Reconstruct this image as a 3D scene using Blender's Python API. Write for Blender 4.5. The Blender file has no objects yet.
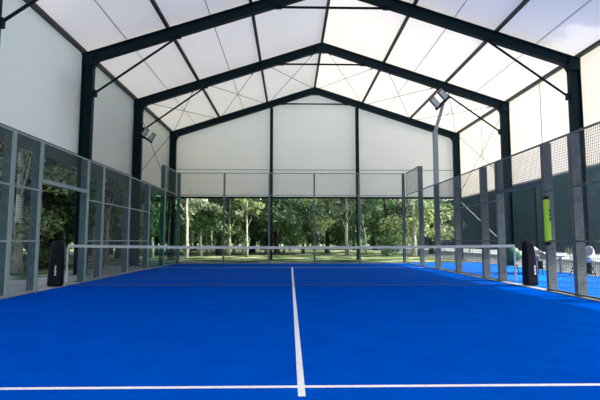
import bpy, math, random
from mathutils import Vector, Matrix, Euler
R = random.Random(7)
D = bpy.data
col = bpy.context.scene.collection
scene = bpy.context.scene

# ------------------------------------------------------------------ materials
def mat(name, color, rough=.6, metal=0, noise=None, bump=None, spec=.5, trans=None, coat=0):
    m = D.materials.new(name); m.use_nodes = True
    nt = m.node_tree; b = nt.nodes['Principled BSDF']
    b.inputs['Base Color'].default_value = (*color, 1)
    b.inputs['Roughness'].default_value = rough
    b.inputs['Metallic'].default_value = metal
    b.inputs['Specular IOR Level'].default_value = spec
    if coat: b.inputs['Coat Weight'].default_value = coat
    if noise:                                   # (scale, colour2, lo, hi)
        tc = nt.nodes.new('ShaderNodeTexCoord'); n = nt.nodes.new('ShaderNodeTexNoise')
        n.inputs['Scale'].default_value = noise[0]; n.inputs['Detail'].default_value = 6
        r = nt.nodes.new('ShaderNodeValToRGB')
        r.color_ramp.elements[0].position = noise[2]; r.color_ramp.elements[1].position = noise[3]
        r.color_ramp.elements[0].color = (*color, 1); r.color_ramp.elements[1].color = (*noise[1], 1)
        nt.links.new(tc.outputs['Object'], n.inputs['Vector'])
        nt.links.new(n.outputs['Fac'], r.inputs['Fac']); nt.links.new(r.outputs['Color'], b.inputs['Base Color'])
    if bump:                                    # (scale, strength, distance)
        tc = nt.nodes.new('ShaderNodeTexCoord'); n = nt.nodes.new('ShaderNodeTexNoise')
        n.inputs['Scale'].default_value = bump[0]; n.inputs['Detail'].default_value = 4
        bp = nt.nodes.new('ShaderNodeBump'); bp.inputs['Strength'].default_value = bump[1]
        bp.inputs['Distance'].default_value = bump[2]
        nt.links.new(tc.outputs['Object'], n.inputs['Vector'])
        nt.links.new(n.outputs['Fac'], bp.inputs['Height']); nt.links.new(bp.outputs['Normal'], b.inputs['Normal'])
    if trans:                                   # (weight, colour): light passing through a thin sheet or leaf
        t = nt.nodes.new('ShaderNodeBsdfTranslucent'); t.inputs['Color'].default_value = (*trans[1], 1)
        mx = nt.nodes.new('ShaderNodeMixShader'); mx.inputs['Fac'].default_value = trans[0]
        nt.links.new(b.outputs['BSDF'], mx.inputs[1]); nt.links.new(t.outputs['BSDF'], mx.inputs[2])
        nt.links.new(mx.outputs['Shader'], nt.nodes['Material Output'].inputs['Surface'])
    return m

def glass(name, tint, refl=1.0):
    m = D.materials.new(name); m.use_nodes = True; nt = m.node_tree
    nt.nodes.remove(nt.nodes['Principled BSDF'])
    t = nt.nodes.new('ShaderNodeBsdfTransparent'); t.inputs['Color'].default_value = (*tint, 1)
    g = nt.nodes.new('ShaderNodeBsdfGlossy'); g.inputs['Roughness'].default_value = .03
    g.inputs['Color'].default_value = (refl, refl, refl, 1)
    f = nt.nodes.new('ShaderNodeFresnel'); f.inputs['IOR'].default_value = 1.35
    mx = nt.nodes.new('ShaderNodeMixShader')
    ge = nt.nodes.new('ShaderNodeNewGeometry'); iv = nt.nodes.new('ShaderNodeMath'); iv.operation = 'SUBTRACT'; iv.inputs[0].default_value = 1
    ml = nt.nodes.new('ShaderNodeMath'); ml.operation = 'MULTIPLY'; ml.use_clamp = True
    nt.links.new(ge.outputs['Backfacing'], iv.inputs[1]); nt.links.new(iv.outputs[0], ml.inputs[0]); nt.links.new(f.outputs['Fac'], ml.inputs[1])
    nt.links.new(ml.outputs[0], mx.inputs['Fac']); nt.links.new(t.outputs['BSDF'], mx.inputs[1])
    nt.links.new(g.outputs['BSDF'], mx.inputs[2])
    nt.links.new(mx.outputs['Shader'], nt.nodes['Material Output'].inputs['Surface'])
    return m

M = dict(
    steel=mat('dark_blue_steel', (.001, .013, .020), .5, 0, spec=.12),
    rod=mat('dark_rod', (.004, .008, .012), .5, spec=.15),
    purlin=mat('weathered_purlin', (.03, .04, .043), .5, spec=.2),
    galv=mat('galvanised_steel', (.05, .09, .102), .5, .1, noise=(6, (.075, .125, .14), .4, .65), spec=.25),
    galv_lit=mat('lit_galvanised_steel', (.115, .14, .135), .5, .1, noise=(6, (.16, .18, .17), .4, .65), spec=.25),  # right fence copy of the galvanised steel, its brighter light put into the colour
    rail=mat('pale_steel_rail', (.27, .36, .34), .5, .1, spec=.25),
    wire=mat('mesh_wire', (.07, .10, .105), .5, .1, spec=.2),
    bolt=mat('dark_bolt', (.03, .035, .04), .5, .5),
    turf=mat('blue_turf', (0, .060, .40), .95, 0, noise=(2.2, (0, .070, .44), .35, .65), bump=(140, .6, .006), spec=0),
    line=mat('white_line', (.72, .74, .74), .9, 0, noise=(30, (.55, .6, .66), .45, .75), spec=.1),
    apron=mat('sunlit_apron_turf', (.008, .115, .56), .95, 0, noise=(3, (.01, .13, .60), .35, .65), spec=0),  # the blue floor outside the fence, sunlight painted in as a paler blue
    fabric=mat('white_membrane', (.84, .84, .82), .42, 0, noise=(.6, (.80, .81, .80), .35, .7), bump=(.7, .25, .05),
               spec=.2, trans=(.125, (.88, .86, .76))),
    gable=mat('gable_membrane', (.84, .84, .82), .5, 0, noise=(.5, (.80, .81, .80), .35, .7), bump=(.6, .2, .05),
              spec=.2, trans=(.33, (.90, .88, .78))),
    seam=mat('seam_band', (.40, .43, .42), .6, trans=(.3, (.35, .38, .36))),
    valance=mat('grey_valance', (.07, .095, .095), .7, trans=(.2, (.1, .13, .13))),
    net=mat('net_cord', (.03, .05, .07), .7),
    tape=mat('net_tape', (.42, .47, .48), .8),
    black=mat('black_vinyl', (.003, .004, .008), .55, spec=.15),
    lime=mat('lime_vinyl', (.42, .78, .03), .5),
    white=mat('white_print', (.75, .78, .8), .6),
    lamp_body=mat('lamp_housing', (.09, .10, .10), .5, .1),
    lamp_glass=mat('lamp_lens', (.45, .48, .47), .15),
    pole=mat('grey_pole', (.30, .34, .35), .45, .2),
    glass=glass('clear_glass', (.92, .975, .96), .35),
    teal=glass('teal_glass', (.64, .9, .85), .4),
    grass=mat('grass', (.035, .075, .025), .95, 0, noise=(.6, (.33, .34, .20), .46, .58), bump=(9, .6, .1), spec=.1),
    paving=mat('pale_paving', (.34, .33, .30), .9, 0, noise=(1.3, (.22, .22, .21), .4, .7), spec=.2),
    gravel=mat('grey_gravel', (.11, .14, .15), .95, 0, noise=(2.5, (.30, .34, .34), .45, .62), bump=(12, 1, .08), spec=.2),
    kerb=mat('kerb_stone', (.30, .31, .30), .85),
    bark=mat('brown_bark', (.035, .028, .02), .95, 0, noise=(6, (.10, .085, .065), .4, .7), bump=(18, .8, .03), spec=.1),
    bark_pale=mat('pale_bark', (.42, .42, .37), .9, 0, noise=(3.5, (.12, .115, .095), .5, .68), bump=(14, .5, .02), spec=.15),
    leaf_dark=mat('dark_leaf', (.03, .085, .028), .5, trans=(.35, (.08, .20, .035))),
    leaf_mid=mat('mid_leaf', (.10, .20, .07), .45, trans=(.4, (.24, .40, .10))),
    leaf_bright=mat('bright_leaf', (.25, .34, .13), .45, trans=(.45, (.45, .58, .20))),
    leaf_grey=mat('silvery_leaf', (.32, .38, .27), .5, trans=(.4, (.48, .53, .33))),
    screen=mat('windbreak_cloth', (.005, .026, .036), .8, 0, noise=(1.2, (.010, .042, .050), .4, .65)),
    shell=mat('grey_shell', (.16, .17, .18), .5), pale=mat('pale_plastic', (.55, .57, .57), .5),
    green=mat('green_seat', (.01, .09, .02), .5), wood=mat('grey_wood', (.26, .25, .23), .7),
    soil=mat('soil', (.03, .02, .012), .95),
)

def leafy(m, c0, c1):
    nt = m.node_tree; g = nt.nodes.new('ShaderNodeNewGeometry'); rp = nt.nodes.new('ShaderNodeValToRGB')
    rp.color_ramp.elements[0].color = (*c0, 1); rp.color_ramp.elements[1].color = (*c1, 1)
    rp.color_ramp.elements[0].position = .15; rp.color_ramp.elements[1].position = 1
    nt.links.new(g.outputs['Random Per Island'], rp.inputs['Fac'])
    nt.links.new(rp.outputs['Color'], nt.nodes['Principled BSDF'].inputs['Base Color'])
    for n in nt.nodes:
        if n.type == 'BSDF_TRANSLUCENT': nt.links.new(rp.outputs['Color'], n.inputs['Color'])
leafy(M['leaf_dark'], (.008, .045, .025), (.12, .24, .09))
leafy(M['leaf_mid'], (.015, .07, .03), (.22, .35, .15))
leafy(M['leaf_bright'], (.08, .17, .06), (.62, .68, .36))
leafy(M['leaf_grey'], (.10, .17, .11), (.66, .70, .52))

# ------------------------------------------------------------------ mesh builder
class MB:
    def __init__(s): s.v = []; s.f = []; s.mi = []
    def add(s, v, f, mi=0):
        o = len(s.v); s.v += [tuple(p) for p in v]; s.f += [tuple(i + o for i in q) for q in f]; s.mi += [mi] * len(f)
        return s
    def box(s, x0, x1, y0, y1, z0, z1, mi=0):
        v = [(x, y, z) for x in (x0, x1) for y in (y0, y1) for z in (z0, z1)]
        return s.add(v, [(0, 1, 3, 2), (4, 6, 7, 5), (0, 4, 5, 1), (2, 3, 7, 6), (0, 2, 6, 4), (1, 5, 7, 3)], mi)
    def bevbox(s, x0, x1, y0, y1, z0, z1, b=.02):
        # box with chamfered vertical edges and chamfered top/bottom rims
        def ring(i, z):
            a0, a1, c0, c1 = x0 + i, x1 - i, y0 + i, y1 - i
            return [(a0 + b, c0, z), (a1 - b, c0, z), (a1, c0 + b, z), (a1, c1 - b, z), (a1 - b, c1, z), (a0 + b, c1, z), (a0, c1 - b, z), (a0, c0 + b, z)]
        rs = [ring(b * .6, z0), ring(0, z0 + b), ring(0, z1 - b), ring(b * .6, z1)]
        v = sum(rs, []); f = [tuple(range(7, -1, -1)), tuple(range(24, 32))]
        for k in range(3):
            for i in range(8): j = (i + 1) % 8; f.append((k*8+i, k*8+j, k*8+8+j, k*8+8+i))
        return s.add(v, f)
    def bar(s, p0, p1, w, h=None, up=(0, 0, 1), mi=0):
        h = h or w; p0 = Vector(p0); p1 = Vector(p1); d = (p1 - p0).normalized(); up = Vector(up)
        if abs(d.dot(up)) > .98: up = Vector((0, 1, 0))
        a = d.cross(up).normalized(); b = a.cross(d)
        v = [p + a * sx * w / 2 + b * sy * h / 2 for p in (p0, p1) for sx, sy in ((-1, -1), (1, -1), (1, 1), (-1, 1))]
        return s.add(v, [(3, 2, 1, 0), (4, 5, 6, 7), (0, 1, 5, 4), (1, 2, 6, 5), (2, 3, 7, 6), (3, 0, 4, 7)], mi)
    def ibeam(s, p0, p1, depth, width, up, t=.02):
        p0 = Vector(p0); p1 = Vector(p1); d = (p1 - p0).normalized(); up = Vector(up)
        a = d.cross(up).normalized(); b = a.cross(d); W = width / 2; H = depth / 2; q = t / 2
        prof = [(-W, -H), (W, -H), (W, -H + t), (q, -H + t), (q, H - t), (W, H - t), (W, H), (-W, H), (-W, H - t), (-q, H - t), (-q, -H + t), (-W, -H + t)]
        v = [p + a * x + b * y for p in (p0, p1) for x, y in prof]; n = 12
        f = [(0, 1, 2, 3, 10, 11), (4, 5, 6, 7, 8, 9), (3, 4, 9, 10)]
        f = [tuple(reversed(q_)) for q_ in f] + [tuple(i + n for i in q_) for q_ in f]
        f += [(i, (i + 1) % n, (i + 1) % n + n, i + n) for i in range(n)]
        return s.add(v, f)
    def tube(s, pts, rad, n=8, mi=0):
        pts = [Vector(p) for p in pts]
        if not hasattr(rad, '__len__'): rad = [rad] * len(pts)
        v = []; f = []
        for k, p in enumerate(pts):
            d = (pts[min(k + 1, len(pts) - 1)] - pts[max(k - 1, 0)]).normalized()
            u = Vector((0, 0, 1)) if abs(d.z) < .9 else Vector((0, 1, 0))
            a = d.cross(u).normalized(); b = a.cross(d)
            for i in range(n):
                t = 2 * math.pi * i / n; v.append(p + (a * math.cos(t) + b * math.sin(t)) * rad[k])
        for k in range(len(pts) - 1):
            for i in range(n): j = (i + 1) % n; f.append((k*n+i, k*n+j, k*n+n+j, k*n+n+i))
        f.append(tuple(range(n - 1, -1, -1))); f.append(tuple(range((len(pts) - 1) * n, len(pts) * n)))
        return s.add(v, f, mi)
    def prism(s, poly, axis, a0, a1):
        # poly in the plane normal to the axis ('y': (x,z) ; 'x': (y,z) ; 'z': (x,y))
        def P(p, a): return {'y': (p[0], a, p[1]), 'x': (a, p[0], p[1]), 'z': (p[0], p[1], a)}[axis]
        n = len(poly); v = [P(p, a0) for p in poly] + [P(p, a1) for p in poly]
        f = [tuple(range(n)), tuple(range(2 * n - 1, n - 1, -1))] + [(i, i + n, (i + 1) % n + n, (i + 1) % n) for i in range(n)]
        return s.add(v, f)
    def build(s, name, m, parent=None, smooth=False, origin=None):
        me = D.meshes.new(name)
        o0 = Vector(origin) if origin else Vector((0, 0, 0))
        me.from_pydata([tuple(Vector(p) - o0) for p in s.v], [], s.f)
        for q in (m if isinstance(m, (list, tuple)) else [m]): me.materials.append(q)
        me.polygons.foreach_set('material_index', s.mi)
        if smooth: me.polygons.foreach_set('use_smooth', [True] * len(s.f))
        me.update()
        o = D.objects.new(name, me); col.objects.link(o)
        if origin: o.location = o0
        if parent is not None: o.parent = parent
        return o

def tag(o, label=None, cat=None, group=None, kind=None):
    if label: o['label'] = label
    if cat: o['category'] = cat
    if group: o['group'] = group
    if kind: o['kind'] = kind
    return o
def empty(name, loc=(0, 0, 0), rz=0, **k):
    o = D.objects.new(name, None); col.objects.link(o); o.location = loc; o.rotation_euler = (0, 0, rz); o.empty_display_size = .2
    return tag(o, **k)
KIDS = {}
def copy_tree(o, parent=None):
    c = o.copy(); col.objects.link(c)
    if parent is not None: c.parent = parent
    for ch in [q for q in list(col.objects) if q.parent == o]: copy_tree(ch, c)
    return c
def struct(o): o['kind'] = 'structure'; return o

# ------------------------------------------------------------------ hall numbers
XL, XR = -6.25, 8.79              # column centres
OL, OR = -6.42, 8.96              # outer faces
XC = 1.24                         # ridge
ZE, ZR = 6.69, 9.19               # top of rafter at outer face / ridge
YS = [-10.4, -5.6, -1.05, 3.50, 8.15, 13.7]
K = (ZR - ZE) / (XC - OL)
def rz_(x): return ZR - K * abs(x - XC)     # top of rafter
FB = 3.27                         # lower edge of the membrane
PU = [OL + (XC - OL) / 3, OL + (XC - OL) * 2 / 3, OR - (OR - XC) / 3 * 2 + (OR - XC) / 3, OR - (OR - XC) / 3]
PU = [OL + (XC - OL) / 3, OL + (XC - OL) * 2 / 3, XC + (OR - XC) / 3, XC + (OR - XC) * 2 / 3]

# ------------------------------------------------------------------ ground, floor
g = MB(); g.box(-90, 90, -40, 130, -.30, -.012)
struct(g.build('ground', M['grass']))
# court floor: blue turf with the white lines let into the same carpet (no overlap)
f = MB(); t = .05; Z0 = -.01
ys = [-12, -6.95 - t/2, -6.95 + t/2, 6.95 - t/2, 6.95 + t/2, 10.06]
for k in range(5):
    y0, y1 = ys[k], ys[k + 1]
    if k in (1, 3): f.box(-5, 5, y0, y1, Z0, 0, 1); f.box(-5.06, -5, y0, y1, Z0, 0); f.box(5, 5.06, y0, y1, Z0, 0)
    else:
        a, b = y0, y1
        if k == 0: lines = (-6.95 - .2, y1)
        elif k == 2: lines = (y0, y1)
        else: lines = (y0, 6.95 + .2)
        segs = sorted({a, *lines, b})
        for i in range(len(segs) - 1):
            s0, s1 = segs[i], segs[i + 1]
            if s0 >= lines[0] - 1e-6 and s1 <= lines[1] + 1e-6:
                f.box(-5.06, -t/2, s0, s1, Z0, 0); f.box(-t/2, t/2, s0, s1, Z0, 0, 1); f.box(t/2, 5.06, s0, s1, Z0, 0)
            else: f.box(-5.06, 5.06, s0, s1, Z0, 0)
struct(f.build('floor', [M['turf'], M['line']]))
struct(MB().box(5.24, 8.62, -12, 10.6, -.011, -.002).build('floor_right_apron', M['apron']))
struct(MB().box(-6.9, -5.24, -12, 13.9, -.011, -.004).build('floor_left_path', M['paving']))
struct(MB().box(8.62, 40, -12, 70, -.011, -.004).build('ground_gravel', M['gravel']))
for nm, x0, x1 in (('trim_left_kerb', -5.24, -5.06), ('trim_right_kerb', 5.06, 5.24)):
    struct(MB().box(x0, x1, -4.2, 10.06, -.011, .012).build(nm, M['kerb']))
struct(MB().box(-5.24, 5.24, 10.06, 10.22, -.011, .012).build('trim_back_kerb', M['kerb']))

# ------------------------------------------------------------------ membranes
def sheet(quads, name, m, nx=1):
    b = MB()
    for q in quads: b.add(q, [(0, 1, 2, 3)])
    return struct(b.build(name, m))
YB0, YB1 = -10.6, 13.92
up = .11
def slope_quads(x0, x1, y0, y1, dz):
    return [(x0, y0, rz_(x0) + dz), (x1, y0, rz_(x1) + dz), (x1, y1, rz_(x1) + dz), (x0, y1, rz_(x0) + dz)]
roof = []
for side in ((OL - .06, XC), (XC, OR + .06)):
    for i in range(len(YS) - 1):
        roof.append(slope_quads(side[0], side[1], YS[i] if i else YB0, YS[i + 1] if i < len(YS) - 2 else YB1, up))
sheet(roof, 'ceiling', M['fabric'])
sheet([[(OL - .06, YB0, 3.58), (OL - .06, YB1, 3.58), (OL - .06, YB1, rz_(OL) + up - .02), (OL - .06, YB0, rz_(OL) + up - .02)]], 'wall_left', M['gable'])
sheet([[(OR + .06, YB0, FB), (OR + .06, YB1, FB), (OR + .06, YB1, rz_(OR) + up - .02), (OR + .06, YB0, rz_(OR) + up - .02)]], 'wall_right', M['fabric'])
struct(MB().box(OL - .075, OL - .055, YB0, YB1, 3.2, 3.60).build('trim_left_valance', M['valance']))
struct(MB().box(OR + .03, OR + .07, YB0, YB1, FB - .06, FB).build('trim_right_hem', M['seam']))
def gable(y, name):
    z = up - .02
    return sheet([[(OL - .06, y, FB), (XC, y, FB), (XC, y, rz_(XC) + z), (OL - .06, y, rz_(OL) + z)],
                  [(XC, y, FB), (OR + .06, y, FB), (OR + .06, y, rz_(OR) + z), (XC, y, rz_(XC) + z)]], name, M['gable'])
gable(YB1, 'wall_back'); 
sheet([[(OL - .06, YB0, 0), (OR + .06, YB0, 0), (OR + .06, YB0, rz_(OR) + .09), (XC, YB0, ZR + .09), (OL - .06, YB0, rz_(OL) + .09)][:5]][:0] or
      [[(OL - .06, YB0, 2.6), (XC, YB0, 2.6), (XC, YB0, ZR + .09), (OL - .06, YB0, rz_(OL) + .09)],
       [(XC, YB0, 2.6), (OR + .06, YB0, 2.6), (OR + .06, YB0, rz_(OR) + .09), (XC, YB0, ZR + .09)]], 'wall_front', M['gable'])
struct(MB().box(OL, OR, YB1 - .05, YB1 - .012, FB - .07, FB + .03).build('trim_back_hem', M['steel']))
struct(MB().box(OL, OR, YB1 - .03, YB1 - .012, 4.72, 4.76).build('trim_back_seam', M['seam']))
# welded seams in the roof sheets (double cloth)
sm = MB()
thirds = [OL, PU[0], PU[1], XC, PU[2], PU[3], OR]
for a, b in ((0, 1), (1, 2), (4, 5), (5, 6)):
    x = (thirds[a] + thirds[b]) / 2; z = rz_(x) + up - .012
    sm.bar((x, YB0, z), (x, YB1, z), .024, .012)
struct(sm.build('trim_roof_seams', M['seam']))
sm = MB()
for i in range(1, 5):
    for sx, x in ((1, OR + .045),):
        y = (YS[i] + YS[i + 1]) / 2; sm.box(x - .006, x + .006, y - .014, y + .014, 3.62, 6.75)
struct(sm.build('trim_wall_seams', M['seam']))

# ------------------------------------------------------------------ portal frames
def bolts(mb, pts, axis, r=.014, h=.012):
    for p in pts:
        p = Vector(p); a = Vector(axis); mb.tube([p, p + a * h], r, 6)
def portal(y, label, gabled=False, vis=True):
    root = empty('portal_frame', (XC, y, 0), label=label, cat='steel frame')
    L = lambda mb, nm, m, par=root: (lambda o: o)(mb.build(nm, m, par))
    def shift(mb): mb.v = [(p[0] - XC, p[1] - y, p[2]) for p in mb.v]; return mb
    dp = .34; w = .18
    for sg, xc, xo in ((-1, XL, OL), (1, XR, OR)):
        c = MB(); c.ibeam((xc, y, 0.02), (xc, y, rz_(xo) - .02), dp, w, (sg, 0, 0))
        c.box(xc - .24, xc + .24, y - .16, y + .16, -.003, .02)
        for sy in (-1, 1):      # column web face plates give the shaft its flat sides
            pass
        co = shift(c).build('column', M['steel'], root)
        # rafter
        x1 = XC; hz = .17
        r = MB(); r.ibeam((xo - sg * .02, y, rz_(xo) - .17), (x1, y, ZR - .175), .34, w, (0, 0, 1))
        ro = shift(r).build('rafter', M['steel'], root)
        # curved haunch
        xi = xc - sg * .17; h = MB(); P = []
        zt = rz_(xi) - .33
        n = 7; rad = .30
        arc = [(xi - sg * (rad - rad * math.cos(i / (n - 1) * math.pi / 2)), zt - rad + rad * math.sin(i / (n - 1) * math.pi / 2) + K * (rad - rad * math.cos(i / (n - 1) * math.pi / 2))) for i in range(n)]
        poly = [(xi, zt + .03)] + arc
        if sg < 0: poly = poly[::-1]
        h.prism(poly, 'y', y - .07, y + .07)
        h.box(min(xo, xi) - .004, max(xo, xi) + .004, y - .094, y + .094, rz_(xo) - .36, rz_(xo) + .004)
        ho = shift(h).build('haunch', M['steel'], root)
        for i in range(2):
            for j in range(2):
                bp = MB(); bolts(bp, [(xi - sg * (.05 + .12 * i), y - .07, zt - .02 - .09 * j + K * .1 * i)], (0, -1, 0), .018, .03)
                if i + j < 2: shift(bp).build('bolt', M['bolt'], ho)
        # knee brace
        zb = 5.48; xr = xi - sg * 2.5; zr = rz_(xr) - .36
        b = MB(); b.tube([(xi - sg * .05, y, zb), (xr, y, zr)], .036, 8)
        if y > 12: continue
        bo = shift(b).build('knee_brace', M['rod'], root)
        c2 = MB(); c2.box(min(xi, xi - sg * .11), max(xi, xi - sg * .11), y - .05, y + .05, zb - .12, zb + .09)
        shift(c2).build('brace_bracket', M['rod'], bo)
        c2 = MB(); c2.box(xr - .12, xr + .12, y - .05, y + .05, zr - .03, zr + .08)
        shift(c2).build('brace_bracket', M['rod'], bo)
    # collar tie near the ridge
    xa = 1.68; zt = 8.27
    b = MB(); b.tube([(XC - xa, y, zt), (XC + xa, y, zt)], .04, 8); bo = shift(b).build('collar_tie', M['rod'], root)
    for sg in (-1, 1):
        c2 = MB(); x = XC + sg * (xa + .05); c2.box(x - .14, x + .14, y - .05, y + .05, zt - .05, rz_(x) - .33)
        shift(c2).build('tie_bracket', M['rod'], bo)
    rp = MB(); rp.prism([(XC - .2, ZR - .36 - .06), (XC + .2, ZR - .36 - .06), (XC + .2, ZR - .10), (XC, ZR - .04), (XC - .2, ZR - .10)], 'y', y - .1, y + .1)
    shift(rp).build('ridge_plate', M['steel'], root)
    return root
names = {1: 'dark blue steel portal frame just behind the viewer, over the near court end',
         2: 'nearest dark steel portal frame, only its knee braces showing at the top corners',
         3: 'large dark blue steel portal frame crossing the top of the photo, nearest whole one',
         4: 'middle dark blue steel portal frame, its peak whole in view over the far court half',
         5: 'farthest dark blue steel portal frame, standing against the white end wall'}
for i in range(1, 6): portal(YS[i], names[i])
ypur = [(YB0, YS[1])] + [(YS[i], YS[i + 1]) for i in range(1, 5)]
for x, lb in ((PU[0], 'long dark roof purlin low on the left slope, next above the left eave'),
              (PU[1], 'long dark roof purlin high on the left slope, next to the ridge'),
              (XC, 'long dark ridge purlin running along the peak of the roof'),
              (PU[2], 'long dark roof purlin high on the right slope, next to the ridge'),
              (PU[3], 'long dark roof purlin low on the right slope, next above the right eave')):
    z = rz_(x) + .045
    b = MB().bar((x, YB0, z), (x, YB1 - .03, z), .10, .085)
    tag(b.build('roof_purlin', M['purlin'] if x != PU[3] and x != PU[2] else M['purlin'], origin=(x, 0, z)), lb, 'beam', 'roof purlins')
for x, lb in ((OL + .05, 'grey steel eave beam along the top of the left membrane wall'), (OR - .05, 'grey steel eave beam along the top of the right membrane wall')):
    z = ZE + .05
    b = MB().bar((x, YB0, z), (x, YB1 - .03, z), .13, .10)
    tag(b.build('eave_beam', M['purlin'], origin=(x, 0, z)), lb, 'beam', 'eave beams')
for x, lb in ((-1.07, 'slim dark steel gable post left of centre in the white end wall'), (3.49, 'slim dark steel gable post right of centre in the white end wall')):
    b = MB().ibeam((x, YB1 - .2, 0), (x, YB1 - .2, rz_(x) - .36), .2, .16, (0, 1, 0), .015)
    b.box(x - .14, x + .14, YB1 - .33, YB1 - .07, -.004, .015)
    tag(b.build('gable_post', M['steel'], origin=(x, YB1 - .2, 0)), lb, 'post', 'gable posts')
b = MB().bar((8.8, 5.95, 0), (8.8, 5.95, 3.05), .14, .10)
b.box(8.68, 8.92, 5.85, 6.05, -.01, .015)
tag(b.build('wall_post', M['steel'], origin=(8.8, 5.95, 0)), 'short dark post under the right membrane wall, seen through the right gate', 'post')
# bracing cables, roof last bay and side walls last bay
def cable(p0, p1, lb, grp, m='rod', w=.011):
    d = Vector(p1) - Vector(p0); mid = (Vector(p0) + Vector(p1)) / 2
    c = empty('bracing_cable', p0, label=lb, cat='cable', group=grp)
    q = MB().tube([(0, 0, 0), d], w, 6); q.build('cable', M[m], c)
    u = d.normalized(); q = MB().tube([u * .5, u * .8], .022, 6); q.build('turnbuckle', M['rod'], c)
y0, y1 = YS[4] + .1, YS[5] - .1
for a, b_, nm in ((0, 1, 'left slope above the left eave'), (1, 2, 'left slope, middle strip'), (2, 3, 'left slope beside the ridge'),
                  (3, 4, 'right slope beside the ridge'), (4, 5, 'right slope, middle strip'), (5, 6, 'right slope above the right eave')):
    xa = thirds[a] + (.2 if a == 0 else .1); xb = thirds[b_] - (.2 if b_ == 6 else .1)
    cable((xa, y0, rz_(xa) - .06), (xb, y1, rz_(xb) - .06), 'thin roof wire, farthest bay, ' + nm + ', its near end left', 'roof bracing wires')
    cable((xb, y0, rz_(xb) - .1), (xa, y1, rz_(xa) - .1), 'thin roof wire, farthest bay, ' + nm + ', its near end right', 'roof bracing wires')
for x, sd in ((OL + .03, 'left'), (OR - .03, 'right')):
    cable((x, y0 + .1, .6), (x, y1, 3.0), 'thin diagonal wire low in the farthest bay of the %s hall side' % sd, 'wall bracing wires', 'pole', .02)
    cable((x, y0, 3.4), (x, y1, 6.5), 'thin diagonal wire across the farthest %s membrane, rising to the far eave' % sd, 'wall bracing wires')
    cable((x - .03 if sd == 'right' else x + .03, y1, 3.5), (x - .03 if sd == 'right' else x + .03, y0, 6.5), 'thin diagonal wire across the farthest %s membrane, rising to the near eave' % sd, 'wall bracing wires')

# ------------------------------------------------------------------ court enclosure
def wires(mb, o, u, lu, lv, sp=.05, w=.0045):
    # welded mesh in the plane (u, z) starting at o
    o = Vector(o); u = Vector(u); z = Vector((0, 0, 1)); n = u.cross(z)
    nu = max(1, round(lu / sp)); nv = max(1, round(lv / sp))
    for i in range(1, nu):
        p = o + u * (lu * i / nu); mb.bar(p, p + z * lv, w, w)
    for j in range(1, nv):
        p = o + z * (lv * j / nv) + n * w; mb.bar(p, p + u * lu, w, w)
def side_fence(sg, root):
    X = 5.10 if sg > 0 else -5.05; post_y = [-4, -2, -1.07, 1.07, 2, 4, 6, 8]
    xo = X + sg * .17
    for y in post_y:
        h = 4.0 if y == 8 else 3.0
        p = MB()
        hz = h
        p.box(min(X + sg * .012, xo), max(X + sg * .012, xo), y - .028, y + .028, 0, hz)
        po = p.build('post', M['galv' if sg < 0 else 'galv_lit'], root)
        q = MB(); q.box(min(X - sg * .012, X + sg * .012), max(X - sg * .012, X + sg * .012), y - .035, y + .035, 0, hz)
        q.build('front_edge', M['rail' if sg < 0 else 'galv_lit'], po)
        for k in range(int(hz / .3)):
            q = MB(); bolts(q, [(X + sg * .10, y - .028, .25 + .3 * k)], (0, -1, 0), .014, .012); q.build('bolt', M['bolt'], po)
        q = MB(); q.box(min(X, xo + sg * .05), max(X, xo + sg * .05), y - .09, y + .09, .012, .028); q.build('foot_plate', M['galv'], po)
    # mesh bays (not the gate) up to y=6
    for a, b in ((-4, -2), (-2, -1.07), (1.07, 2), (2, 4), (4, 6)):
        fr = MB(); A, B = a + .035, b - .035
        for z in (.04, 1.0, 2.0, 2.98): fr.bar((X, A, z), (X, B, z), .03, .035)
        for yy in (A + .01, B - .01): fr.box(X - .013, X + .013, yy - .01, yy + .01, .04, 2.98)
        fo = fr.build('mesh_panel_frame', M['rail' if sg < 0 else 'galv_lit'], root)
        m = MB(); wires(m, (X, A, .05), (0, 1, 0), B - A, 2.92)
        m.build('wire_mesh', M['wire'], fo)
    # transom over the gate
    fr = MB(); fr.bar((X, -1.035, 2.2), (X, 1.035, 2.2), .05, .08); fr.bar((X, -1.035, 2.98), (X, 1.035, 2.98), .03, .035)
    for yy in (-1.025, 1.025): fr.box(X - .013, X + .013, yy - .01, yy + .01, 2.2, 2.98)
    fo = fr.build('gate_transom', M['rail'] if sg < 0 else M['galv'], root)
    m = MB(); wires(m, (X, -1.035, 2.24), (0, 1, 0), 2.07, .72); m.build('wire_mesh', M['wire'], fo)
    # glass bays
    for a, b in ((6, 8), (8, 10)):
        g_ = MB().box(X - .006, X + .006, a + .04, b - .04, .03, 2.97); g_.build('glass_pane', M['teal' if sg < 0 else 'glass'], root)
        fr = MB(); fr.bar((X, a + .035, 3.0), (X, b - .035, 3.0), .03, .035); fr.bar((X, a + .035, .015), (X, b - .035, .015), .03, .03)
        if a == 8: fr.bar((X, a + .035, 3.98), (X, b - .035, 3.98), .03, .035)
        for yy in (a + .035, b - .035): fr.box(X - .013, X + .013, yy - .008, yy + .008, .015, 3.98 if a == 8 else 3.0)
        fo = fr.build('glass_frame', M['rail' if sg < 0 else 'galv_lit'], root)
        if a == 8:
            m = MB(); wires(m, (X, a + .035, 3.02), (0, 1, 0), b - a - .07, .94); m.build('wire_mesh', M['wire'], fo)
lf = empty('court_fence', (0, 0, 0), label='left side fence of the blue court, grey posts with wire mesh and an open gate', cat='fence')
side_fence(-1, lf)
rf = empty('court_fence', (0, 0, 0), label='right side fence of the blue court, wide bolted posts, wire mesh, open gate', cat='fence')
side_fence(1, rf)
bw = empty('court_back_wall', (0, 10, 0), label='tall glass back wall of the blue court, six grey posts and wire mesh on top', cat='glass wall')
XB = [-5, -3, -1, 1, 3, 5]
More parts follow.
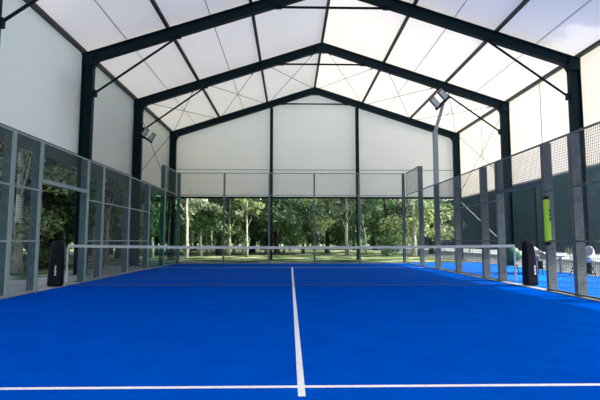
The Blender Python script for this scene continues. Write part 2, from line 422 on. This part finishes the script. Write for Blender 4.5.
for x in XB:
    q = MB(); e = .055 if abs(x) == 5 else .035
    q.box(x - e, x + e, .012, .14, 0, 4.0); po = q.build('post', M['galv'], bw)
    
    for k in range(6):
        q = MB(); bolts(q, [(x, .012, .3 + .45 * k)], (0, -1, 0), .022, .03); q.build('glass_clamp', M['bolt'], po)
for i in range(5):
    a, b = XB[i] + .02, XB[i + 1] - .02
    MB().box(a, b, -.006, .006, .03, 2.97).build('glass_pane', M['glass'], bw)
    fr = MB(); fr.bar((a + .03, 0, 3.0), (b - .03, 0, 3.0), .03, .035); fr.bar((a + .03, 0, 3.98), (b - .03, 0, 3.98), .03, .04)
    fr.bar((a, 0, .015), (b, 0, .015), .03, .03)
    for xx in (a + .006, b - .006): fr.box(xx - .008, xx + .008, -.013, .013, .015, 3.98)
    fo = fr.build('mesh_panel_frame', M['rail'], bw)
    m = MB(); wires(m, (a, 0, 3.02), (1, 0, 0), b - a, .94, w=.0028); m.build('wire_mesh', M['wire'], fo)

# ------------------------------------------------------------------ net
nt_ = empty('court_net', (0, 0, 0), label='long low net with a pale top tape stretched across the middle of the court', cat='net')
def ztop(x): return .88 + .04 * (abs(x) / 4.95) ** 2
q = MB(); N = 24; XN = 4.97
for sx in range(N):
    a = -XN + 2 * XN * sx / N; b = a + 2 * XN / N
    q.add([(a, -.012, ztop(a) - .06), (b, -.012, ztop(b) - .06), (b, -.012, ztop(b)), (a, -.012, ztop(a)),
           (a, .012, ztop(a) - .06), (b, .012, ztop(b) - .06), (b, .012, ztop(b)), (a, .012, ztop(a))],
          [(0, 1, 2, 3), (7, 6, 5, 4), (3, 2, 6, 7), (0, 4, 5, 1)])
q.build('top_tape', M['tape'], nt_)
q = MB()
for i in range(1, 240):
    x = -XN + 2 * XN * i / 240; q.bar((x, 0, .03), (x, 0, ztop(x) - .055), .0025)
for j in range(1, 21):
    z = .03 + (.82 - .03) * j / 20.5; q.bar((-XN, 0, z), (XN, 0, z), .0025)
q.build('netting', M['net'], nt_)
q = MB().bar((-XN, 0, .028), (XN, 0, .028), .008, .010); q.build('bottom_cord', M['net'], nt_)
for sg in (-1, 1):
    MB().box(sg * XN - .02, sg * XN + .02, -.014, .014, .1, .86).build('side_tape', M['tape'], nt_)
for sg, lb in ((-1, 'tall black padded post cover at the left end of the net'), (1, 'tall black padded post cover at the right end of the net')):
    o = empty('net_post_pad', (5.29 if sg > 0 else -5.2, -.02, 0), label=lb, cat='pad', group='black net post pads')
    q = MB(); rings = []
    for z, w, d, sh in ((.02, .27, .22, 0), (.06, .29, .24, 0), (.5, .26, .24, -.01), (.94, .22, .20, -.03), (1.0, .18, .16, -.03)):
        c = .045; x0, x1, y0_, y1_ = -w/2 + sh*sg, w/2 + sh*sg, -d/2, d/2
        rings.append([(x0+c, y0_, z), (x1-c, y0_, z), (x1, y0_+c, z), (x1, y1_-c, z), (x1-c, y1_, z), (x0+c, y1_, z), (x0, y1_-c, z), (x0, y0_+c, z)])
    v = sum(rings, []); fs = [tuple(range(7, -1, -1)), tuple(range(32, 40))]
    for k in range(4):
        for i in range(8): j = (i + 1) % 8; fs.append((k*8+i, k*8+j, k*8+8+j, k*8+8+i))
    q.add(v, fs); q.build('cover', M['black'], o)
    q = MB(); xs = .05
    for k, (w, dx) in enumerate(((.030, 0), (.026, .002), (.032, 0), (.022, -.004), (.030, 0), (.026, .003), (.03, 0), (.028, -.002))):
        z = .26 + k * .042; q.box(xs - w * .6 + dx, xs + w * .6 + dx, -.130 + .002 * k, -.10, z, z + .026)
    q.build('lettering', M['white'], o)
o = empty('post_pad', (5.10, -1.13, 0), label='bright lime green padded sleeve strapped round the right gate post', cat='pad')
MB().bevbox(-.055, .055, -.065, .05, .98, 1.84, .03).build('sleeve', M['lime'], o)
q = MB(); q.bevbox(-.05, .05, -.06, .045, 1.84, 1.90, .02); q.build('top_band', M['black'], o)
q = MB(); q.bevbox(-.05, .05, -.06, .045, .92, .98, .02); q.build('bottom_band', M['black'], o)
q = MB()
for k in range(3): q.box(.015, .04, -.068, -.06, 1.40 + k * .09, 1.46 + k * .09)
q.build('badge', M['black'], o)

# ------------------------------------------------------------------ flood lights
def flood_heads(root, base, out, across, tilt):
    # two ribbed lamp heads on one cross bar; out = direction the lamps point from the bar
    base = Vector(base); out = Vector(out).normalized(); across = Vector(across).normalized(); n = out.cross(across).normalized()
    MB().bar(base - across * .36, base + across * .36, .09, .07, up=n).build('cross_bar', M['rod'], root)
    for s in (-.21, .21):
        c = base + across * s
        q = MB(); q.bar(c + out * .04, c + out * .46, .21, .10, up=n)
        for k in range(5):
            p = c + out * (.08 + k * .09) + n * .065; q.bar(p - across * .09, p + across * .09, .02, .04, up=n)
        h = q.build('lamp_head', M['lamp_body'], root)
        q = MB(); q.bar(c + out * .07 - n * .055, c + out * .43 - n * .055, .16, .012, up=n); q.build('lens', M['lamp_glass'], h)
fl = empty('light_pole', (5.22, 6.12, 0), label='tall grey light pole with twin floodlights rising from the right fence', cat='light pole')
P = lambda x, z, y=0: (x, y, z)
q = MB(); q.bar((.0, 0, .03), (.0, 0, 4.98), .16, .13)
q.bar((.0, 0, 4.95), (.30, -.12, 6.0), .13, .11); q.box(-.16, .16, -.12, .12, .012, .03)
q.build('pole', M['pole'], fl)
flood_heads(fl, (.26, -.16, 6.0), (-.60, -.35, .46), (.62, .0, .60), 0)
f2 = empty('wall_floodlight', (XL + .17, YS[4] - .12, 5.15), label='twin floodlight on a dark bracket fixed to the middle left column', cat='floodlight')
MB().bar((0, .0, 0), (.30, -.1, -.12), .06, .06).build('bracket', M['rod'], f2)
flood_heads(f2, (.30, -.12, -.10), (.55, -.4, .62), (.6, 0, -.42), 0); f2.scale = (.8, .8, .8)

# ------------------------------------------------------------------ things by the right gate, outside
def shell_chair(x, y, rz, m, lb, s=1):
    o = empty('shell_chair', (x, y, 0), rz, label=lb, cat='chair')
    q = MB(); n = 10; v = []; fs = []; rows = []
    for k, (z, r0, ex) in enumerate(((.42, .05, 0), (.41, .20, 0), (.43, .26, .0), (.55, .29, 0), (.70, .31, 0), (.86, .29, 0))):
        row = []
        for i in range(n + 1):
            a = math.pi * (-.15 + 1.30 * i / n); zz = z
            if k >= 3: zz = .45 + (z - .45) * (.35 + .65 * max(0, math.sin(a)) ** 1.2)
            row.append((r0 * math.cos(a), r0 * math.sin(a), zz))
        rows.append(row)
    for row in rows: v += row
    for k in range(len(rows) - 1):
        for i in range(n): b0 = k * (n + 1) + i; fs.append((b0, b0 + 1, b0 + n + 2, b0 + n + 1))
    q.add(v, fs); so = q.build('shell', m, o, True)
    md = so.modifiers.new('thick', 'SOLIDIFY'); md.thickness = .02
    q = MB().tube([(0, -.0, .40), (0, -.0, .425)], .21, 14); q.build('seat', m, o)
    for sx in (-1, 1):
        for sy in (-1, 1): MB().tube([(sx * .12, sy * .12, .405), (sx * .24, sy * .22, 0)], [.014, .011], 6).build('leg', M['rod'], o)
    return o
shell_chair(7.35, 3.3, .5, M['shell'], 'grey round-backed chair outside the right gate, behind the black pad')
shell_chair(6.55, 3.5, 2.7, M['green'], 'green round-backed chair outside the right fence, left of the black pad')
shell_chair(8.1, 2.5, -1.2, M['pale'], 'pale round-backed chair outside the right fence, right of the lime pad')
o = empty('bench_table', (7.75, 3.9, 0), .1, label='low grey slatted table between the chairs outside the right gate', cat='table')
q = MB()
for k in range(5): q.box(-.55, .55, -.28 + k * .115, -.18 + k * .115, .50, .53)

for sx in (-.4, .4): q.box(sx - .03, sx + .03, -.27, .27, .48, .501)
q.build('top', M['wood'], o)
for sx in (-1, 1):
    for sy in (-1, 1): MB().box(sx * .46 - .025, sx * .46 + .025, sy * .2 - .025, sy * .2 + .025, 0, .5).build('leg', M['wood'], o)

# ------------------------------------------------------------------ windbreak on the right
o = empty('windbreak_fence', (14.9, 5, 0), label='long dark teal windbreak fence standing beyond the gravel on the right', cat='fence')
MB().box(-.01, .01, -16, 36, .35, 4.68).build('screen_cloth', M['screen'], o)
for k in range(18): MB().tube([(.05, -16 + 3 * k, 0), (.05, -16 + 3 * k, 4.72)], .035, 8).build('post', M['rod'], o)
q = MB()
q.tube([(0, -16, 4.69), (0, 36, 4.69)], .025, 6); q.tube([(0, -16, .33), (0, 36, .33)], .02, 6); q.build('rail', M['rod'], o)

# ------------------------------------------------------------------ trees
def leaf_cloud(clusters, n, size, rng, flat=.6):
    b = MB(); V = []; F = []
    tot = sum(c[3] ** 2 for c in clusters)
    for cx, cy, cz, cr in clusters:
        k = int(n * cr * cr / tot)
        for _ in range(k):
            d = Vector((rng.gauss(0, 1), rng.gauss(0, 1), rng.gauss(0, 1))).normalized() * cr * (rng.random() ** .5)
            p = Vector((cx + d.x, cy + d.y, cz + d.z * flat))
            s = size * rng.uniform(.6, 1.3)
            e = Euler((rng.uniform(-1.1, 1.1), rng.uniform(-1.1, 1.1), rng.uniform(0, 6.28))).to_matrix()
            i = len(V)
            for q in ((-s, 0, 0), (-.2*s, -.45*s, .05*s), (s, 0, 0), (-.1*s, .45*s, .05*s)): V.append(tuple(p + e @ Vector(q)))
            F.append((i, i+1, i+2, i+3))
    b.v = V; b.f = F; b.mi = [0] * len(F)
    return b
def tree_proto(seed, h, trunk_r, lean, crown0, spread, bark, leaf, n, size, ncl, forks=5):
    rng = random.Random(seed); root = empty('tree')
    q = MB(); pts = []; rs = []
    for k in range(9):
        t = k / 8; pts.append((lean * t * t * h * .4 + rng.uniform(-.05, .05) * h * .15 * (k > 0), rng.uniform(-.04, .04) * h * .15 * (k > 0), h * .92 * t))
        rs.append(trunk_r * (1 - .8 * t) * (1.35 if k == 0 else 1))
    q.tube(pts, rs, 8)
    cl = []
    for k in range(ncl):
        t = crown0 + (1 - crown0) * ((k + .5) / ncl); a = rng.uniform(0, 6.28)
        env = math.sin(math.pi * min(1, .22 + .75 * (t - crown0) / (1 - crown0))) ** .7
        r = spread * env * rng.uniform(.35, .95)
        bx = lean * t * t * h * .4; c = (bx + r * math.cos(a), r * math.sin(a), h * t, spread * rng.uniform(.28, .5))
        cl.append(c)
        if k % 2 == 0:
            t0 = max(.12, t - .14); b0 = Vector((lean * t0 * t0 * h * .4, 0, h * .92 * t0))
            q.tube([b0, (b0 + Vector(c[:3])) / 2 + Vector((0, 0, -.1)), c[:3]], [trunk_r * .35, trunk_r * .22, trunk_r * .06], 5)
    q.build('trunk', bark, root, True)
    leaf_cloud(cl, n, size, rng).build('crown', leaf, root)
    return root
KIND = {
 'pale':   (dict(seed=1, h=10, trunk_r=.13, lean=.12, crown0=.30, spread=1.9, bark=M['bark_pale'], leaf=M['leaf_grey'], n=7500, size=.13, ncl=22), 'slender pale-barked tree'),
 'broad':  (dict(seed=2, h=9, trunk_r=.20, lean=-.1, crown0=.10, spread=3.1, bark=M['bark'], leaf=M['leaf_dark'], n=13000, size=.15, ncl=30), 'broad dark green tree'),
 'bright': (dict(seed=3, h=8, trunk_r=.12, lean=.25, crown0=.12, spread=2.5, bark=M['bark'], leaf=M['leaf_bright'], n=8500, size=.13, ncl=22), 'airy light green tree'),
 'mid':    (dict(seed=4, h=11, trunk_r=.17, lean=.3, crown0=.14, spread=2.6, bark=M['bark'], leaf=M['leaf_mid'], n=11000, size=.14, ncl=26), 'tall leaning brown-trunked tree'),
 'thin':   (dict(seed=5, h=7, trunk_r=.07, lean=-.5, crown0=.35, spread=1.5, bark=M['bark_pale'], leaf=M['leaf_mid'], n=2600, size=.12, ncl=14), 'thin young slanting tree'),
}
KIND['sapling'] = (dict(seed=6, h=7.5, trunk_r=.085, lean=.1, crown0=.42, spread=1.2, bark=M['bark_pale'], leaf=M['leaf_bright'], n=3400, size=.12, ncl=12), 'slim pale-trunked tree')
protos = {}; used = set()
for k, (a, d) in KIND.items(): protos[k] = tree_proto(**a)
def place(kind, x, y, rz, s, where, sz=None):
    o = protos[kind]
    if kind in used: o = copy_tree(protos[kind])
    used.add(kind)
    o.location = (x, y, -.03); o.rotation_euler = (0, 0, rz); o.scale = (s, s, s if sz is None else sz)
    tag(o, KIND[kind][1] + ' ' + where, 'tree', 'slim pale trees behind the two left panes' if kind == 'sapling' else 'woodland trees around the hall')
def ray(px, d): return ((px - 290) / 458 * d - .07, d - 10.18)
ordn = ['leftmost', 'second', 'middle', 'fourth', 'rightmost']
lay = [  # per back glass pane: kind, px, distance
 [('pale', 187, 27), ('broad', 196, 44), ('bright', 214, 52), ('mid', 219, 31), ('thin', 207, 34)],
 [('pale', 229, 30), ('broad', 252, 36), ('bright', 236, 58), ('mid', 262, 47), ('thin', 243, 33)],
 [('pale', 290, 42), ('broad', 277, 33), ('bright', 303, 35), ('mid', 297, 56), ('thin', 284, 38)],
 [('pale', 347, 31), ('broad', 327, 37), ('bright', 341, 54), ('mid', 354, 46), ('thin', 319, 50)],
 [('pale', 398, 40), ('broad', 375, 48), ('bright', 363, 60), ('mid', 388, 36), ('thin', 366, 32)],
]
for i, row in enumerate(lay):
    for kind, px, d in row:
        x, y = ray(px, d)
        place(kind, x, y, R.uniform(0, 6.28) if kind != 'thin' else R.uniform(-.4, .4), R.uniform(.85, 1.15), 'seen through the %s pane of the glass back wall' % ordn[i])
for kind, px, d in (('bright', 421, 30), ('pale', 414, 28), ('mid', 432, 34)):
    x, y = ray(px, d); place(kind, x, y, R.uniform(0, 6.28), 1, 'seen through the far right corner glass')
for where, row in (('seen through the nearest left mesh panel', (('bright', 8, 15.5), ('broad', -30, 21), ('pale', 22, 14.6), ('mid', 18, 24))),
                   ('seen through the open left gate', (('broad', 58, 20), ('mid', 47, 17.0), ('bright', 70, 28), ('thin', 66, 19))),
                   ('seen through the narrow left mesh panel beyond the gate', (('pale', 97, 24), ('bright', 92, 31))),
                   ('seen through the long left mesh panel beyond the gate', (('pale', 107, 21.5), ('mid', 120, 26), ('bright', 124, 36), ('broad', 112, 33))),
                   ('seen through the farthest left mesh panel', (('mid', 136, 27), ('pale', 142, 31), ('broad', 138, 40))),
                   ('seen through the teal glass at the far left corner', (('bright', 158, 33), ('broad', 170, 40), ('thin', 164, 30), ('pale', 153, 27)))):
    for kind, px, d in row:
        x, y = ray(px, d); place(kind, x, y, R.uniform(0, 6.28), R.uniform(.85, 1.1), where)
for px, d in ((192, 36), (201, 30), (212, 41), (223, 37), (234, 39), (247, 28), (256, 42), (266, 35)):
    x, y = ray(px, d); place('sapling', x, y, R.uniform(0, 6.28), R.uniform(.85, 1.2), 'crowding behind the two left panes of the glass back wall')
# two tall crowns that stand beside the hall and shade its near right roof
for k, (x, y, s) in enumerate(((12.6, -4.4, 1), (12.7, -.6, 1))):
    if k == 0:
        rng = random.Random(11); root = empty('tall_tree')
        q = MB(); q.tube([(0, 0, 0), (.1, .1, 6), (-.1, 0, 12), (0, 0, 17)], [.34, .27, .2, .05], 10)
        cl = [(rng.uniform(-1.8, 1.8), rng.uniform(-1.9, 1.9), 9.6 + 8.4 * i / 30, rng.uniform(1.0, 1.5)) for i in range(31)]
        for c in cl[::2]: q.tube([(0, 0, c[2] - 1), c[:3]], [.1, .03], 5)
        q.build('trunk', M['bark'], root, True); leaf_cloud(cl, 20000, .22, rng, .8).build('crown', M['leaf_mid'], root)
        tall = root; tl = root
    else: tl = copy_tree(tall)
    tl.location = (x, y, -.03); tl.scale = (s, s, s)
    tag(tl, 'very tall tree whose high crown shades the near right roof, ' + ('nearer', 'farther')[k] + ' of two', 'tree', 'tall shade trees')

# distant woodland mass: nobody could count it
rng = random.Random(5); cl = []
for k in range(150):
    a = rng.uniform(math.radians(38), math.radians(160)); d = rng.uniform(66, 74)
    x = d * math.cos(a); y = d * math.sin(a) - 10; cl.append((x, y, rng.uniform(1.2, 8), rng.uniform(2.0, 3.4)))
for k in range(90):
    a = rng.uniform(math.radians(55), math.radians(128)); d = rng.uniform(50, 64)
    cl.append((d * math.cos(a), d * math.sin(a) - 10, rng.uniform(.3, 1.3), rng.uniform(.8, 1.5)))
tag(leaf_cloud(cl, 42000, .36, rng, .9).build('distant_woodland', M['leaf_mid']), 'dense distant belt of woodland foliage closing the view behind the trees', 'trees', kind='stuff')
cl = []
for k in range(70):
    y = rng.uniform(-14, 40); cl.append((-34 + rng.uniform(-3, 3), y, rng.uniform(1, 8), rng.uniform(2, 3)))
tag(leaf_cloud(cl, 14000, .36, rng, .9).build('left_woodland', M['leaf_dark']), 'dense dark belt of woodland foliage far beyond the left fence', 'trees', kind='stuff')
# shrubs
def shrub_proto(seed, r, h, leaf, n=1500):
    rng = random.Random(seed); root = empty('shrub')
    cl = [(rng.uniform(-r, r) * .6, rng.uniform(-r, r) * .6, rng.uniform(.15, .8) * h, r * .55) for _ in range(8)]
    q = MB()
    for c in cl: q.tube([(0, 0, 0), (c[0] * .5, c[1] * .5, c[2] * .5), c[:3]], [.03, .02, .008], 5)
    q.build('stem', M['bark'], root); leaf_cloud(cl, n, .07, rng, .8).build('foliage', leaf, root)
    return root
sh = shrub_proto(21, .75, 1.3, M['leaf_grey']); sd = shrub_proto(22, .8, 1.5, M['leaf_mid'])
us = set()
for p, x, y, s, lb in ((sh, 11.5, 3.2, .8, 'silvery shrub on the gravel, seen just right of the lime pad'), (sh, 12.6, .8, .9, 'silvery shrub on the gravel at the right edge of the photo'),
                    (sd, 13.6, 1.6, 1.5, 'tall green shrub against the windbreak at the right edge'), (sd, 14.0, 4.6, 1.5, 'tall green shrub against the windbreak behind the lime pad'),
                    (sh, 13, 10.5, .7, 'silvery shrub on the gravel, seen between the far right fence posts'), (sd, -9.2, 1.4, .7, 'low green shrub beside the path outside the left gate'),
                    (sd, -9.0, 5.5, .8, 'low green shrub beside the path beyond the left mesh panels'), (sd, 6.0, 19, .9, 'green shrub on the grass behind the rightmost back pane'),
                    (sh, -4.5, 21, .9, 'silvery shrub on the grass behind the leftmost back pane')):
    q = p if p.name not in us else copy_tree(p)
    us.add(p.name); q.location = (x, y, -.01); q.scale = (s, s, s); q.rotation_euler = (0, 0, R.uniform(0, 6)); tag(q, lb, 'shrub', 'shrubs outside the hall')

# ------------------------------------------------------------------ sun, sky, camera
w = D.worlds.new('World'); scene.world = w; w.use_nodes = True; nt = w.node_tree
bg = nt.nodes['Background']; sky = nt.nodes.new('ShaderNodeTexSky'); sky.sky_type = 'NISHITA'
sky.sun_disc = False; sky.sun_elevation = math.radians(38); sky.sun_rotation = math.radians(105); sky.dust_density = 8; sky.air_density = 1.0
nt.links.new(sky.outputs['Color'], bg.inputs['Color']); bg.inputs['Strength'].default_value = .80
sd_ = Vector((1, -.22, .69)).normalized()
L = D.lights.new('sun', 'SUN'); L.energy = 6.6; L.angle = math.radians(.6); L.color = (1, .97, .90)
so = D.objects.new('sun', L); col.objects.link(so); so.rotation_euler = sd_.to_track_quat('Z', 'Y').to_euler(); so.location = (30, -8, 30)

cam = D.cameras.new('camera'); co = D.objects.new('camera', cam); col.objects.link(co)
cam.sensor_width = 36; cam.lens = 36 * 458 / 600; cam.clip_end = 400; cam.clip_start = .05
co.location = (-.08, -10.25, 1.02)
pitch = math.atan(40 / 458); yaw = math.atan(10 / 458)
fw = Vector((math.sin(yaw) * math.cos(pitch), math.cos(yaw) * math.cos(pitch), math.sin(pitch)))
co.rotation_euler = fw.to_track_quat('-Z', 'Y').to_euler()
scene.camera = co
vs = scene.view_settings; vs.view_transform = 'Standard'; vs.look = 'None'; vs.gamma = 1; vs.use_curve_mapping = False
vs.exposure = .2
